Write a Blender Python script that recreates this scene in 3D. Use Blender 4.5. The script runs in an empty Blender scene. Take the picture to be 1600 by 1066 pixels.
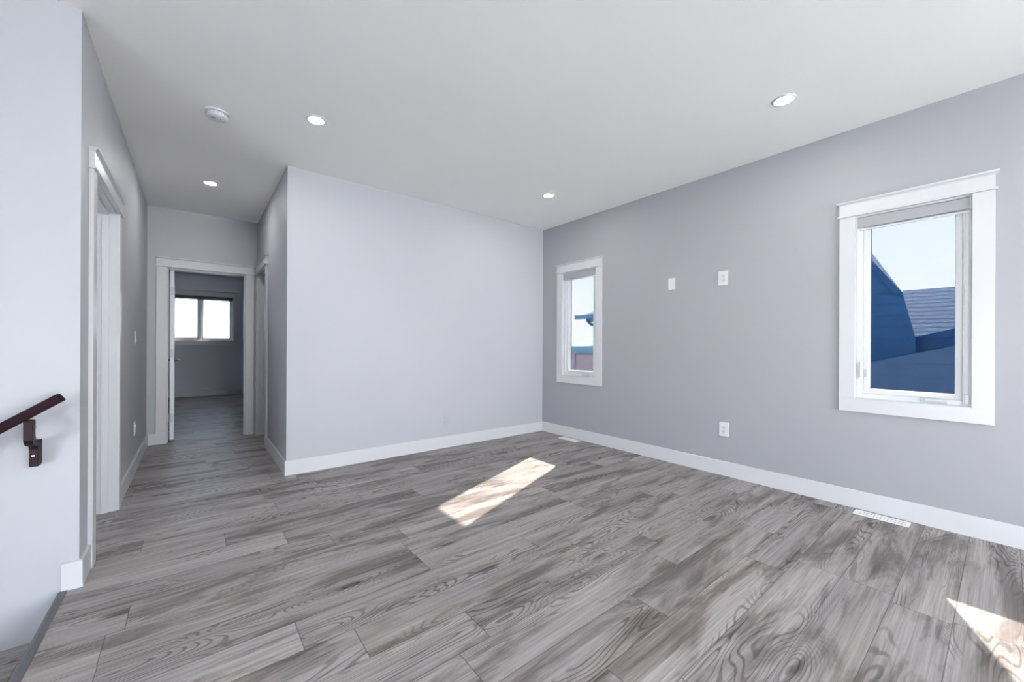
import bpy, bmesh, math
from mathutils import Matrix, Vector

PI = math.pi
scene = bpy.context.scene
COL = scene.collection

# ------------------------------------------------------------------ camera
H = 1.1526                    # eye height
YAW, ROLL, FPX = 0.6758, 0.0049, 618.6953
cam_data = bpy.data.cameras.new('camera')
cam = bpy.data.objects.new('camera', cam_data)
COL.objects.link(cam)
fwd = Vector((math.sin(YAW), math.cos(YAW), 0))
rgt = Vector((math.cos(YAW), -math.sin(YAW), 0))
upv = Vector((0, 0, 1))
r2 = rgt * math.cos(ROLL) + upv * math.sin(ROLL)
u2 = upv * math.cos(ROLL) - rgt * math.sin(ROLL)
m = Matrix(((r2.x, u2.x, -fwd.x, 0), (r2.y, u2.y, -fwd.y, 0), (r2.z, u2.z, -fwd.z, H), (0, 0, 0, 1)))
cam.matrix_world = m
cam_data.sensor_fit = 'HORIZONTAL'
cam_data.sensor_width = 36.0
cam_data.lens = 36.0 * FPX / 1600.0
cam_data.shift_y = 8.31 / 1600.0
cam_data.clip_start = 0.02
cam_data.clip_end = 500
scene.camera = cam

# ------------------------------------------------------------------ colour management
vs = scene.view_settings
scene.display_settings.display_device = 'sRGB'
vs.view_transform = 'Standard'
vs.look = 'None'
vs.gamma = 1.0
vs.use_curve_mapping = False
vs.exposure = 0.07
scene.cycles.max_bounces = 14
scene.cycles.diffuse_bounces = 8
scene.cycles.transparent_max_bounces = 16

SKY_STRENGTH = 20.0
SUN_STRENGTH = 330.0
LAMP_STRENGTH = 330.0

# ------------------------------------------------------------------ world sky (with thin clouds)
world = bpy.data.worlds.new('sky')
scene.world = world
world.use_nodes = True
wt = world.node_tree
wt.nodes.clear()
w_out = wt.nodes.new('ShaderNodeOutputWorld')
w_bg = wt.nodes.new('ShaderNodeBackground')
w_tc = wt.nodes.new('ShaderNodeTexCoord')
w_sep = wt.nodes.new('ShaderNodeSeparateXYZ')
w_ramp = wt.nodes.new('ShaderNodeValToRGB')
w_ramp.color_ramp.elements[0].position = 0.0
w_ramp.color_ramp.elements[0].color = (0.92, 0.96, 1.0, 1)
w_ramp.color_ramp.elements[1].position = 0.55
w_ramp.color_ramp.elements[1].color = (0.68, 0.83, 1.0, 1)
e = w_ramp.color_ramp.elements.new(0.2)
e.color = (0.80, 0.91, 1.0, 1)
w_map = wt.nodes.new('ShaderNodeMapping')
w_map.inputs['Scale'].default_value = (1.0, 1.0, 4.0)
w_noise = wt.nodes.new('ShaderNodeTexNoise')
w_noise.inputs['Scale'].default_value = 3.0
w_noise.inputs['Detail'].default_value = 6
w_cr = wt.nodes.new('ShaderNodeValToRGB')
w_cr.color_ramp.elements[0].position = 0.5
w_cr.color_ramp.elements[0].color = (0, 0, 0, 1)
w_cr.color_ramp.elements[1].position = 0.72
w_cr.color_ramp.elements[1].color = (0.8, 0.8, 0.8, 1)
w_mix = wt.nodes.new('ShaderNodeMixRGB')
w_mix.inputs[2].default_value = (1.0, 1.0, 1.0, 1)
wl = wt.links.new
wl(w_tc.outputs['Generated'], w_sep.inputs[0])
wl(w_sep.outputs['Z'], w_ramp.inputs[0])
wl(w_tc.outputs['Generated'], w_map.inputs[0])
wl(w_map.outputs[0], w_noise.inputs['Vector'])
wl(w_noise.outputs[0], w_cr.inputs[0])
wl(w_cr.outputs[0], w_mix.inputs[0])
wl(w_ramp.outputs[0], w_mix.inputs[1])
wl(w_mix.outputs[0], w_bg.inputs['Color'])
w_bg.inputs['Strength'].default_value = SKY_STRENGTH
wl(w_bg.outputs[0], w_out.inputs['Surface'])

# ------------------------------------------------------------------ sun
sd = bpy.data.lights.new('sun', 'SUN')
sd.energy = SUN_STRENGTH
sd.color = (1.0, 0.90, 0.76)
sd.angle = math.radians(0.6)
sun = bpy.data.objects.new('sun', sd)
COL.objects.link(sun)
sun.location = (12, 5, 12)
sun.rotation_euler = Vector((-1.215, -0.487, -1.0)).to_track_quat('-Z', 'Y').to_euler()

# portals: window openings, also the added ones, guide the sky sampling (they emit nothing)
def portal(name, loc, rot, sx, sy):
    d = bpy.data.lights.new(name, 'AREA')
    d.shape = 'RECTANGLE'
    d.size, d.size_y = sx, sy
    d.cycles.is_portal = True
    o = bpy.data.objects.new(name, d)
    COL.objects.link(o)
    o.location = loc
    o.rotation_euler = rot
    return o

# ------------------------------------------------------------------ plan
XL, XR, XW = -0.4243, 0.6366, 3.7270        # left wall, hall right wall, window wall
YS, YB, YH = 2.7542, 3.9781, 6.1175         # stair wall, back wall, hall end wall
YF = 11.30                                  # far bedroom wall
CE = 2.743                                  # ceiling
YREAR = -4.6                                # wall behind the camera
XWEST = -3.2
FE = -0.48                                  # floor edge at the stairs
WT = 0.17                                   # outer wall thickness
ZDOOR = 2.05
S_Z0, S_Z1 = 0.0, 2.15                      # patio opening behind the camera

portal('sky_portal', (1.625, YREAR + 0.0, 0.96), (PI / 2, 0, 0), 2.75, 1.88)
portal("sky_portal", (XW + 0.15, 0.40, 1.44), (0, PI / 2, 0), 1.2, 0.5)
portal("sky_portal", (XW + 0.15, 3.32, 1.44), (0, PI / 2, 0), 1.2, 0.5)

portal('sky_portal', (XWEST, -1.625, 0.56), (0, -PI / 2, 0), 1.08, 3.95)
portal('sky_portal', (XW + 0.1, -2.0, 2.2), (0, PI / 2, 0), 0.9, 1.0)

# ------------------------------------------------------------------ node helpers
class NT:
    def __init__(self, name):
        self.mat = bpy.data.materials.new(name)
        self.mat.use_nodes = True
        self.t = self.mat.node_tree
        self.t.nodes.clear()
        self.out = self.n('ShaderNodeOutputMaterial')
    def n(self, typ, **kw):
        nd = self.t.nodes.new(typ)
        for k, v in kw.items():
            setattr(nd, k, v)
        return nd
    def put(self, sock, v):
        if isinstance(v, bpy.types.NodeSocket):
            self.t.links.new(v, sock)
        elif v is not None:
            sock.default_value = v
    def math(self, op, a, b=None, c=None, clamp=False):
        nd = self.n('ShaderNodeMath', operation=op, use_clamp=clamp)
        self.put(nd.inputs[0], a)
        if b is not None: self.put(nd.inputs[1], b)
        if c is not None: self.put(nd.inputs[2], c)
        return nd.outputs[0]
    def vec(self, x, y, z):
        nd = self.n('ShaderNodeCombineXYZ')
        self.put(nd.inputs[0], x); self.put(nd.inputs[1], y); self.put(nd.inputs[2], z)
        return nd.outputs[0]
    def noise(self, v, scale=1.0, detail=2.0, rough=0.5, dist=0.0):
        nd = self.n('ShaderNodeTexNoise')
        self.put(nd.inputs['Vector'], v)
        nd.inputs['Scale'].default_value = scale
        nd.inputs['Detail'].default_value = detail
        nd.inputs['Roughness'].default_value = rough
        nd.inputs['Distortion'].default_value = dist
        return nd.outputs[0]
    def step(self, v, lo, hi, a=0.0, b=1.0):
        nd = self.n('ShaderNodeMapRange', interpolation_type='SMOOTHSTEP')
        self.put(nd.inputs['Value'], v)
        nd.inputs['From Min'].default_value = lo
        nd.inputs['From Max'].default_value = hi
        nd.inputs['To Min'].default_value = a
        nd.inputs['To Max'].default_value = b
        return nd.outputs[0]
    def mix(self, f, a, b, mode='MIX'):
        nd = self.n('ShaderNodeMixRGB', blend_type=mode)
        self.put(nd.inputs[0], f); self.put(nd.inputs[1], a); self.put(nd.inputs[2], b)
        return nd.outputs[0]
    def pos(self):
        g = self.n('ShaderNodeNewGeometry')
        return g.outputs['Position']
    def bsdf(self, color, rough=0.5, spec=0.5, metal=0.0, normal=None):
        nd = self.n('ShaderNodeBsdfPrincipled')
        self.put(nd.inputs['Base Color'], color)
        self.put(nd.inputs['Roughness'], rough)
        self.put(nd.inputs['Specular IOR Level'], spec)
        nd.inputs['Metallic'].default_value = metal
        if normal is not None:
            self.put(nd.inputs['Normal'], normal)
        self.t.links.new(nd.outputs[0], self.out.inputs['Surface'])
        return nd
    def bump(self, h, strength=0.1, dist=0.01):
        nd = self.n('ShaderNodeBump')
        nd.inputs['Strength'].default_value = strength
        nd.inputs['Distance'].default_value = dist
        self.put(nd.inputs['Height'], h)
        return nd.outputs[0]

def rgb(r, g, b):
    return (r, g, b, 1.0)

def paint(name, c, rough=0.6, bump_scale=180.0, bump=0.06, spec=0.35):
    t = NT(name)
    p = t.pos()
    var = t.step(t.noise(p, 0.7, 2), 0.3, 0.7, 0.985, 1.015)
    nd = t.n('ShaderNodeVectorMath', operation='SCALE')
    nd.inputs[0].default_value = c
    t.put(nd.inputs['Scale'], var)
    h = t.noise(p, bump_scale, 3, 0.6)
    t.bsdf(nd.outputs[0], rough, spec, normal=t.bump(h, bump, 0.002))
    return t.mat

def plain(name, c, rough=0.4, spec=0.5, metal=0.0):
    t = NT(name)
    p = t.pos()
    v = t.step(t.noise(p, 35, 2), 0.3, 0.7, rough * 0.985, min(1, rough * 1.015))
    t.bsdf(rgb(*c), v, spec, metal)
    return t.mat

def emitter(name, c, s):
    t = NT(name)
    nd = t.n('ShaderNodeEmission')
    nd.inputs[0].default_value = rgb(*c)
    nd.inputs[1].default_value = s
    t.t.links.new(nd.outputs[0], t.out.inputs['Surface'])
    return t.mat

def glass_material(name, tint):
    t = NT(name)
    tr = t.n('ShaderNodeBsdfTransparent')
    tr.inputs[0].default_value = rgb(*tint)
    gl = t.n('ShaderNodeBsdfGlossy')
    gl.inputs['Roughness'].default_value = 0.0
    lw = t.n('ShaderNodeLayerWeight')
    lw.inputs['Blend'].default_value = 0.5
    fac = t.math('ADD', t.math('MULTIPLY', t.math('POWER', lw.outputs['Facing'], 5.0), 0.85), 0.018)
    mx = t.n('ShaderNodeMixShader')
    t.put(mx.inputs[0], fac)
    t.t.links.new(tr.outputs[0], mx.inputs[1])
    t.t.links.new(gl.outputs[0], mx.inputs[2])
    t.t.links.new(mx.outputs[0], t.out.inputs['Surface'])
    return t.mat

def floor_material(name):
    t = NT(name)
    sp = t.n('ShaderNodeSeparateXYZ')
    t.put(sp.inputs[0], t.pos())
    x, y = sp.outputs[0], sp.outputs[1]
    PW, PL = 0.19, 1.22
    ry = t.math('DIVIDE', t.math('SUBTRACT', y, 0.135), PW)
    row = t.math('FLOOR', ry)
    fy = t.math('SUBTRACT', ry, row)
    wn = t.n('ShaderNodeTexWhiteNoise', noise_dimensions='1D')
    t.put(wn.inputs['W'], t.math('ADD', row, 0.37))
    rx = t.math('ADD', t.math('DIVIDE', x, PL), wn.outputs['Value'])
    colm = t.math('FLOOR', rx)
    fx = t.math('SUBTRACT', rx, colm)
    wn2 = t.n('ShaderNodeTexWhiteNoise', noise_dimensions='2D')
    t.put(wn2.inputs['Vector'], t.vec(t.math('ADD', row, 0.5), t.math('ADD', colm, 0.5), 0.0))
    sc = t.n('ShaderNodeSeparateColor')
    t.put(sc.inputs[0], wn2.outputs['Color'])
    a, b, c = sc.outputs[0], sc.outputs[1], sc.outputs[2]
    gx = t.math('ADD', x, t.math('MULTIPLY', a, 40.0))
    gy = t.math('ADD', t.math('MULTIPLY', fy, PW), t.math('MULTIPLY', b, 30.0))
    gz = t.math('MULTIPLY', c, 20.0)
    def gv(sx, sy):
        return t.vec(t.math('MULTIPLY', gx, sx), t.math('MULTIPLY', gy, sy), gz)
    # knots: stretched cells that bend the rings
    vo = t.n('ShaderNodeTexVoronoi')
    t.put(vo.inputs['Vector'], gv(1.5, 6.0))
    vo.inputs['Scale'].default_value = 1.0
    kd = vo.outputs['Distance']
    kc = t.n('ShaderNodeSeparateColor')
    t.put(kc.inputs[0], vo.outputs['Color'])
    has = t.step(kc.outputs[0], 0.42, 0.48)
    knot = t.math('MULTIPLY', t.step(kd, 0.03, 0.16, 1.0, 0.0), has)
    halo = t.math('MULTIPLY', t.step(kd, 0.05, 0.55, 1.0, 0.0), has)
    # cathedral rings = contour lines of a stretched height field
    base = t.noise(gv(0.9, 6.0), 1.0, 1.6, 0.45, 0.35)
    wob = t.noise(gv(5.0, 22.0), 1.0, 2.0, 0.5)
    ring_h = t.math('ADD', t.math('ADD', base, t.math('MULTIPLY', halo, 0.22)), t.math('MULTIPLY', wob, 0.010))
    rings = t.math('SINE', t.math('MULTIPLY', ring_h, 210.0))
    rline = t.step(rings, 0.25, 0.98)
    cmask = t.step(t.noise(gv(0.8, 5.0), 1.0, 2.0, 0.5), 0.47, 0.62)
    cmask = t.math('MAXIMUM', cmask, t.math('MULTIPLY', halo, 0.9))
    ringd = t.math('MULTIPLY', rline, cmask)
    # long straight fibres and pores
    fib = t.noise(gv(3.0, 170.0), 1.0, 3.0, 0.6)
    fib2 = t.noise(gv(1.2, 55.0), 1.0, 3.0, 0.55)
    streak = t.step(t.noise(gv(1.8, 24.0), 1.0, 5.0, 0.6, 0.5), 0.57, 0.70)
    smoke = t.noise(gv(1.25, 6.0), 1.0, 6.0, 0.62, 0.6)
    smoked = t.step(smoke, 0.46, 0.66)
    # ---- value of the wood
    v = t.math('ADD', 1.0, t.math('MULTIPLY', t.math('SUBTRACT', a, 0.5), 0.22))
    v = t.math('MULTIPLY', v, t.math('SUBTRACT', 1.0, t.math('MULTIPLY', smoked, 0.50)))
    v = t.math('MULTIPLY', v, t.math('SUBTRACT', 1.0, t.math('MULTIPLY', ringd, 0.50)))
    v = t.math('MULTIPLY', v, t.math('SUBTRACT', 1.0, t.math('MULTIPLY', streak, 0.40)))
    v = t.math('MULTIPLY', v, t.step(fib, 0.25, 0.75, 0.80, 1.18))
    v = t.math('MULTIPLY', v, t.step(fib2, 0.25, 0.75, 0.84, 1.15))
    v = t.math('MULTIPLY', v, t.math('SUBTRACT', 1.0, t.math('MULTIPLY', knot, 0.70)))
    # ---- plank joints
    ey = t.math('MULTIPLY', t.math('MINIMUM', fy, t.math('SUBTRACT', 1.0, fy)), PW)
    ex = t.math('MULTIPLY', t.math('MINIMUM', fx, t.math('SUBTRACT', 1.0, fx)), PL)
    seam = t.step(t.math('MINIMUM', ey, ex), 0.0005, 0.0026, 0.45, 1.0)
    v = t.math('MULTIPLY', v, seam)
    hue = t.mix(t.step(t.noise(gv(1.0, 7.0), 1.0, 2.0), 0.35, 0.65), rgb(0.318, 0.290, 0.281), rgb(0.292, 0.273, 0.270))
    hue = t.mix(t.math('MULTIPLY', smoked, 0.5), hue, rgb(0.238, 0.20, 0.187))
    nd = t.n('ShaderNodeVectorMath', operation='SCALE')
    t.put(nd.inputs[0], hue)
    t.put(nd.inputs['Scale'], v)
    rough = t.math('ADD', 0.40, t.math('MULTIPLY', ringd, 0.10))
    hgt = t.math('ADD', t.math('MULTIPLY', seam, 1.0), t.math('MULTIPLY', fib2, 0.12))
    t.bsdf(nd.outputs[0], rough, 0.12, normal=t.bump(hgt, 0.18, 0.0015))
    return t.mat

def striped(name, c1, c2, axis, pitch, line=0.12, rough=0.7, spec=0.2, jitter=0.0):
    """boards or shingle courses: thin darker lines along one world axis"""
    t = NT(name)
    sp = t.n('ShaderNodeSeparateXYZ')
    p = t.pos()
    t.put(sp.inputs[0], p)
    q = t.math('DIVIDE', sp.outputs[axis], pitch)
    if jitter:
        q = t.math('ADD', q, t.math('MULTIPLY', t.noise(p, 3.0, 2), jitter))
    fr = t.math('FRACT', q)
    ln = t.step(fr, line - 0.04, line + 0.04, 1.0, 0.0)
    var = t.noise(p, 5.0, 3)
    col = t.mix(t.step(var, 0.3, 0.7, 0.0, 0.35), rgb(*c1), rgb(*c2))
    col = t.mix(ln, col, rgb(*c2))
    t.bsdf(col, rough, spec)
    return t.mat

def tree_material(name, c1, c2):
    t = NT(name)
    p = t.pos()
    col = t.mix(t.step(t.noise(p, 0.8, 4), 0.35, 0.65), rgb(*c1), rgb(*c2))
    t.bsdf(col, 0.9, 0.1)
    return t.mat

M = {}
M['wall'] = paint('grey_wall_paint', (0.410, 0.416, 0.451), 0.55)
M['wall_shaded'] = paint('grey_wall_paint_shaded', (0.305, 0.309, 0.336), 0.55)  # same grey paint darkened; the window wall's shade is put into it
M['wall_stair'] = M['wall']
M['ceiling'] = paint('white_ceiling_texture', (0.915, 0.898, 0.875), 0.85, 55.0, 0.20, 0.2)
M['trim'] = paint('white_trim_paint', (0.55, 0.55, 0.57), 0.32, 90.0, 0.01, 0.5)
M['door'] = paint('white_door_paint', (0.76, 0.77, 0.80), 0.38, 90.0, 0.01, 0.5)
M['vinyl'] = plain('white_vinyl', (0.60, 0.61, 0.63), 0.4, 0.3)
M['plastic'] = plain('white_plastic', (0.63, 0.63, 0.65), 0.30)
M['plastic_shade'] = plain('grey_plastic', (0.36, 0.36, 0.38), 0.45)
M['slot'] = plain('dark_slot', (0.10, 0.10, 0.10), 0.6)
M['gasket'] = plain('black_gasket', (0.015, 0.017, 0.022), 0.5)
M['floor'] = floor_material('grey_oak_vinyl_plank')
M['nosing'] = plain('charcoal_nosing', (0.075, 0.078, 0.085), 0.45)
M['rail'] = plain('espresso_wood', (0.010, 0.003, 0.006), 0.55, 0.06)
M['bracket'] = plain('bronze_metal', (0.012, 0.007, 0.011), 0.5, 0.12, 0.0)
M['screw'] = plain('steel_screw', (0.65, 0.65, 0.68), 0.25, 0.5, 1.0)
M['nickel'] = plain('satin_nickel', (0.62, 0.62, 0.65), 0.30, 0.5, 1.0)
M['hinge'] = plain('painted_hinge_steel', (0.60, 0.60, 0.64), 0.5, 0.4)
M['dark_metal'] = plain('dark_metal', (0.06, 0.06, 0.065), 0.35, 0.5, 0.6)
M['blind'] = plain('grey_blind_fabric', (0.28, 0.285, 0.31), 0.75, 0.2)
M['blind_dark'] = plain('charcoal_blind_fabric', (0.13, 0.14, 0.16), 0.75, 0.2)
M['grey_vinyl'] = plain('grey_vinyl', (0.42, 0.44, 0.46), 0.4)
M['bedroom_vinyl'] = plain('bedroom_window_vinyl', (0.80, 0.82, 0.84), 0.4)
M['bedroom_wall'] = paint('slate_wall_paint', (0.60, 0.63, 0.70), 0.6)
M['glass'] = glass_material('tinted_glass', (0.2235, 0.2235, 0.2245))
M['glass_clear'] = glass_material('bedroom_glass', (0.50, 0.51, 0.535))
M['lens'] = emitter('lit_led_lens', (1.0, 0.985, 0.96), LAMP_STRENGTH)
M['register'] = plain('white_enamel', (0.74, 0.74, 0.74), 0.35)
M['siding'] = striped('shade_blue_siding', (0.020, 0.095, 0.25), (0.013, 0.060, 0.165), 2, 0.16, 0.10)  # blue cast of the shaded house walls is put into the siding colours
M['siding_light'] = striped('slate_blue_siding', (0.050, 0.115, 0.25), (0.036, 0.085, 0.19), 2, 0.16, 0.10)
M['shingle'] = striped('blue_grey_shingles', (0.115, 0.205, 0.37), (0.045, 0.09, 0.19), 2, 0.075, 0.40, 0.85, 0.1, 0.45)
M['fascia'] = plain('blue_fascia', (0.04, 0.13, 0.27), 0.5)
M['soffit'] = plain('pale_blue_gutter', (0.05, 0.16, 0.32), 0.5)
M['fence'] = striped('mauve_fence_boards', (0.52, 0.44, 0.52), (0.30, 0.25, 0.31), 2, 0.42, 0.06, 0.8, 0.1)
M['ground'] = paint('dry_field', (0.20, 0.20, 0.19), 0.9, 2.0, 0.1, 0.1)
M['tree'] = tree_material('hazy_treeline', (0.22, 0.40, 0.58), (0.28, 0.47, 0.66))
M['bounce_ground'] = plain('pale_bounce_ground', (0.88, 0.865, 0.83), 0.9, 0.1)
M['outer_wall'] = plain('pale_stucco', (0.5, 0.5, 0.5), 0.8)

# ------------------------------------------------------------------ mesh helpers
class MB:
    def __init__(self):
        self.bm = bmesh.new()
    def box(self, x0, x1, y0, y1, z0, z1, bevel=0.0, seg=2):
        x0, x1 = min(x0, x1), max(x0, x1)
        y0, y1 = min(y0, y1), max(y0, y1)
        z0, z1 = min(z0, z1), max(z0, z1)
        b = bmesh.new()
        vs_ = [b.verts.new(p) for p in ((x0, y0, z0), (x1, y0, z0), (x1, y1, z0), (x0, y1, z0),
                                        (x0, y0, z1), (x1, y0, z1), (x1, y1, z1), (x0, y1, z1))]
        for f in ((0, 3, 2, 1), (4, 5, 6, 7), (0, 1, 5, 4), (1, 2, 6, 5), (2, 3, 7, 6), (3, 0, 4, 7)):
            b.faces.new([vs_[i] for i in f])
        if bevel > 0:
            bmesh.ops.bevel(b, geom=b.edges[:], offset=bevel, segments=seg, affect='EDGES', profile=0.5)
        self.merge(b)
        return self
    def merge(self, b):
        me = bpy.data.meshes.new('tmp')
        b.to_mesh(me)
        b.free()
        self.bm.from_mesh(me)
        bpy.data.meshes.remove(me)
    def prism(self, pts, axis, a0, a1, bevel=0.0, fix=True):
        """polygon in the two other axes (in x,y,z order) pulled along axis from a0 to a1"""
        b = bmesh.new()
        def P(p, a):
            q = list(p)
            q.insert(axis, a)
            return q
        lo = [b.verts.new(P(p, a0)) for p in pts]
        hi = [b.verts.new(P(p, a1)) for p in pts]
        n = len(pts)
        b.faces.new(lo)
        b.faces.new(hi[::-1])
        for i in range(n):
            j = (i + 1) % n
            b.faces.new((lo[i], hi[i], hi[j], lo[j]))
        bmesh.ops.recalc_face_normals(b, faces=b.faces[:])
        if bevel > 0:
            bmesh.ops.bevel(b, geom=b.edges[:], offset=bevel, segments=2, affect='EDGES', profile=0.5)
        self.merge(b)
        return self
    def poly(self, verts, faces):
        b = bmesh.new()
        vv = [b.verts.new(p) for p in verts]
        for f in faces:
            b.faces.new([vv[i] for i in f])
        bmesh.ops.recalc_face_normals(b, faces=b.faces[:])
        self.merge(b)
        return self
    def lathe(self, prof, c, seg=40, axis=2, sign=1):
        """prof: (radius, height) from one end to the other; closed with caps where radius is 0"""
        b = bmesh.new()
        rings = []
        for r, h in prof:
            if r < 1e-6:
                q = [0, 0, 0]
                q[axis] = h * sign
                rings.append([b.verts.new((c[0] + q[0], c[1] + q[1], c[2] + q[2]))])
            else:
                ring = []
                for i in range(seg):
                    a = 2 * PI * i / seg
                    q = [0, 0, 0]
                    o1, o2 = [k for k in range(3) if k != axis]
                    q[o1], q[o2], q[axis] = r * math.cos(a), r * math.sin(a), h * sign
                    ring.append(b.verts.new((c[0] + q[0], c[1] + q[1], c[2] + q[2])))
                rings.append(ring)
        for r0, r1 in zip(rings[:-1], rings[1:]):
            for i in range(seg):
                j = (i + 1) % seg
                if len(r0) == 1 and len(r1) == 1:
                    continue
                if len(r0) == 1:
                    b.faces.new((r0[0], r1[i], r1[j]))
                elif len(r1) == 1:
                    b.faces.new((r0[i], r0[j], r1[0]))
                else:
                    b.faces.new((r0[i], r0[j], r1[j], r1[i]))
        bmesh.ops.recalc_face_normals(b, faces=b.faces[:])
        self.merge(b)
        return self
    def tube(self, pts, r, seg=10):
        b = bmesh.new()
        pts = [Vector(p) for p in pts]
        rings = []
        for i, p in enumerate(pts):
            d = (pts[min(i + 1, len(pts) - 1)] - pts[max(i - 1, 0)]).normalized()
            ref = Vector((0, 0, 1)) if abs(d.z) < 0.9 else Vector((1, 0, 0))
            s1 = d.cross(ref).normalized()
            s2 = d.cross(s1).normalized()
            rings.append([b.verts.new(p + (s1 * math.cos(2 * PI * k / seg) + s2 * math.sin(2 * PI * k / seg)) * r) for k in range(seg)])
        for r0, r1 in zip(rings[:-1], rings[1:]):
            for k in range(seg):
                j = (k + 1) % seg
                b.faces.new((r0[k], r0[j], r1[j], r1[k]))
        b.faces.new(rings[0])
        b.faces.new(rings[-1][::-1])
        bmesh.ops.recalc_face_normals(b, faces=b.faces[:])
        self.merge(b)
        return self
    def build(self, name, mat, parent=None, loc=None, smooth=False):
        me = bpy.data.meshes.new(name)
        if loc is not None:
            bmesh.ops.translate(self.bm, verts=self.bm.verts[:], vec=-Vector(loc))
        self.bm.to_mesh(me)
        self.bm.free()
        me.materials.append(mat)
        if smooth:
            for p in me.polygons:
                p.use_smooth = True
            try:
                me.set_sharp_from_angle(angle=math.radians(40))
            except Exception:
                pass
        o = bpy.data.objects.new(name, me)
        COL.objects.link(o)
        if loc is not None:
            o.location = loc
        if parent is not None:
            o.parent = parent
            if loc is None:
                o.location = -Vector(parent.location)
            else:
                o.location = Vector(loc) - Vector(parent.location)
        return o

def tag(o, label, cat, group=None, kind=None):
    o['label'] = label
    o['category'] = cat
    if group: o['group'] = group
    if kind: o['kind'] = kind
    return o

def thing(name, label, cat, loc, group=None, kind=None):
    o = bpy.data.objects.new(name, None)
    o.empty_display_size = 0.05
    COL.objects.link(o)
    o.location = loc
    return tag(o, label, cat, group, kind)

def copy_tree(o, parent=None):
    c = o.copy()
    COL.objects.link(c)
    c.parent = parent
    for ch in [k for k in COL.objects if k.parent == o]:
        copy_tree(ch, c)
    return c

def struct(name, mb, mat, label, cat):
    return tag(mb.build(name, mat), label, cat, kind='structure')

def wall_boxes(mb, along, a0, a1, t0, t1, z0, z1, holes):
    """a wall along x or y between a0..a1, thickness t0..t1, with rectangular holes (u0,u1,v0,v1)"""
    def bx(u0, u1, v0, v1):
        if u1 - u0 < 1e-5 or v1 - v0 < 1e-5: return
        if along == 'x': mb.box(u0, u1, t0, t1, v0, v1)
        else: mb.box(t0, t1, u0, u1, v0, v1)
    cur = a0
    for (u0, u1, v0, v1) in sorted(holes):
        bx(cur, u0, z0, z1)
        bx(u0, u1, z0, v0)
        bx(u0, u1, v1, z1)
        cur = u1
    bx(cur, a1, z0, z1)
    return mb

# ------------------------------------------------------------------ opening sizes
W1 = (0.135, 0.677, 0.793, 2.090)           # near window in the window wall (y0,y1,z0,z1)
W2 = (3.053, 3.593, 0.785, 2.090)           # far window in the window wall
W3 = (-0.40, 0.700, 1.245, 2.250)           # bedroom window (x0,x1,z0,z1)
D1 = (3.030, 3.850)                         # doorway in the left wall
D2 = (-0.250, 0.505)                        # doorway at the hall end
D3 = (5.240, 6.020)                         # doorway in the hall's right wall
LINER = 0.014

def hole(w):
    return (w[0] - LINER, w[1] + LINER, w[2] - LINER, w[3] + LINER)

# ------------------------------------------------------------------ room shell
fl = MB()
fl.box(FE + 0.022, XW + WT, YREAR - 0.17, 4.09, -0.20, 0.0)
fl.box(XWEST - 0.2, FE + 0.022, YREAR - 0.17, 1.70, -0.20, 0.0)
fl.box(XL - 0.12, XR + 0.12, 4.09, 6.24, -0.20, 0.0)
fl.box(XL - 0.12, FE + 0.022, YS + 0.001, 4.09, -0.20, 0.0)
fl.box(-3.2, XL - 0.12, 2.875, 6.24, -0.20, 0.0)
fl.box(-1.9, 2.9, 6.24, YF + 0.2, -0.20, 0.0)
struct('floor', fl, M['floor'], 'grey oak look plank floor running through room and hall', 'floor')

ce = MB()
ce.box(XWEST - 0.2, XW + WT, YREAR - 0.17, 6.24, CE, CE + 0.12)
ce.box(-1.9, 2.9, 6.24, YF + 0.2, CE, CE + 0.12)
struct('ceiling', ce, M['ceiling'], 'white textured ceiling over room and hall', 'ceiling')

wr = wall_boxes(MB(), 'y', YREAR - 0.17, YB + 0.11, XW, XW + WT, -0.2, CE + 0.12, [hole(W1), hole(W2), (-2.5, -1.5, 1.75, 2.65)])  # high opening behind the camera added so sun bounces onto the ceiling
struct('wall_right', wr, M['wall_shaded'], 'grey wall with two narrow windows', 'wall')
wb = MB().box(XR, XW, YB, YB + 0.11, 0, CE)
struct('wall_back', wb, M['wall'], 'plain pale grey wall between hall and window wall', 'wall')
wh = wall_boxes(MB(), 'y', YB + 0.11, YH, XR, XR + 0.11, 0, CE, [(D3[0] - 0.02, D3[1] + 0.02, 0, ZDOOR + 0.02)])
struct('wall_hall_right', wh, M['wall'], 'grey hall wall on the side of the main room', 'wall')
wlft = wall_boxes(MB(), 'y', YS + 0.11, YH, XL - 0.11, XL, 0, CE, [(D1[0] - 0.02, D1[1] + 0.02, 0, ZDOOR + 0.02)])
struct('wall_left', wlft, M['wall'], 'grey hall wall with a white cased doorway', 'wall')
ws = MB().box(XWEST, XL, YS, YS + 0.11, -1.8, CE)
struct('wall_stair', ws, M['wall_stair'], 'pale wall beside the stairs carrying the handrail', 'wall')
we = wall_boxes(MB(), 'x', -1.9, 2.9, YH, YH + 0.12, 0, CE, [(D2[0] - 0.02, D2[1] + 0.02, 0, ZDOOR + 0.02)])
struct('wall_hall_end', we, M['wall'], 'grey wall at the end of the hall above the doorway', 'wall')
wf = wall_boxes(MB(), 'x', -1.9, 2.9, YF, YF + 0.17, 0, CE, [hole(W3)])
wf.box(-1.9, -1.75, YH + 0.12, YF, 0, CE)
wf.box(2.75, 2.9, YH + 0.12, YF, 0, CE)
struct('wall_bedroom', wf, M['bedroom_wall'], 'dim slate grey wall of the far room with a window', 'wall')
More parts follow.
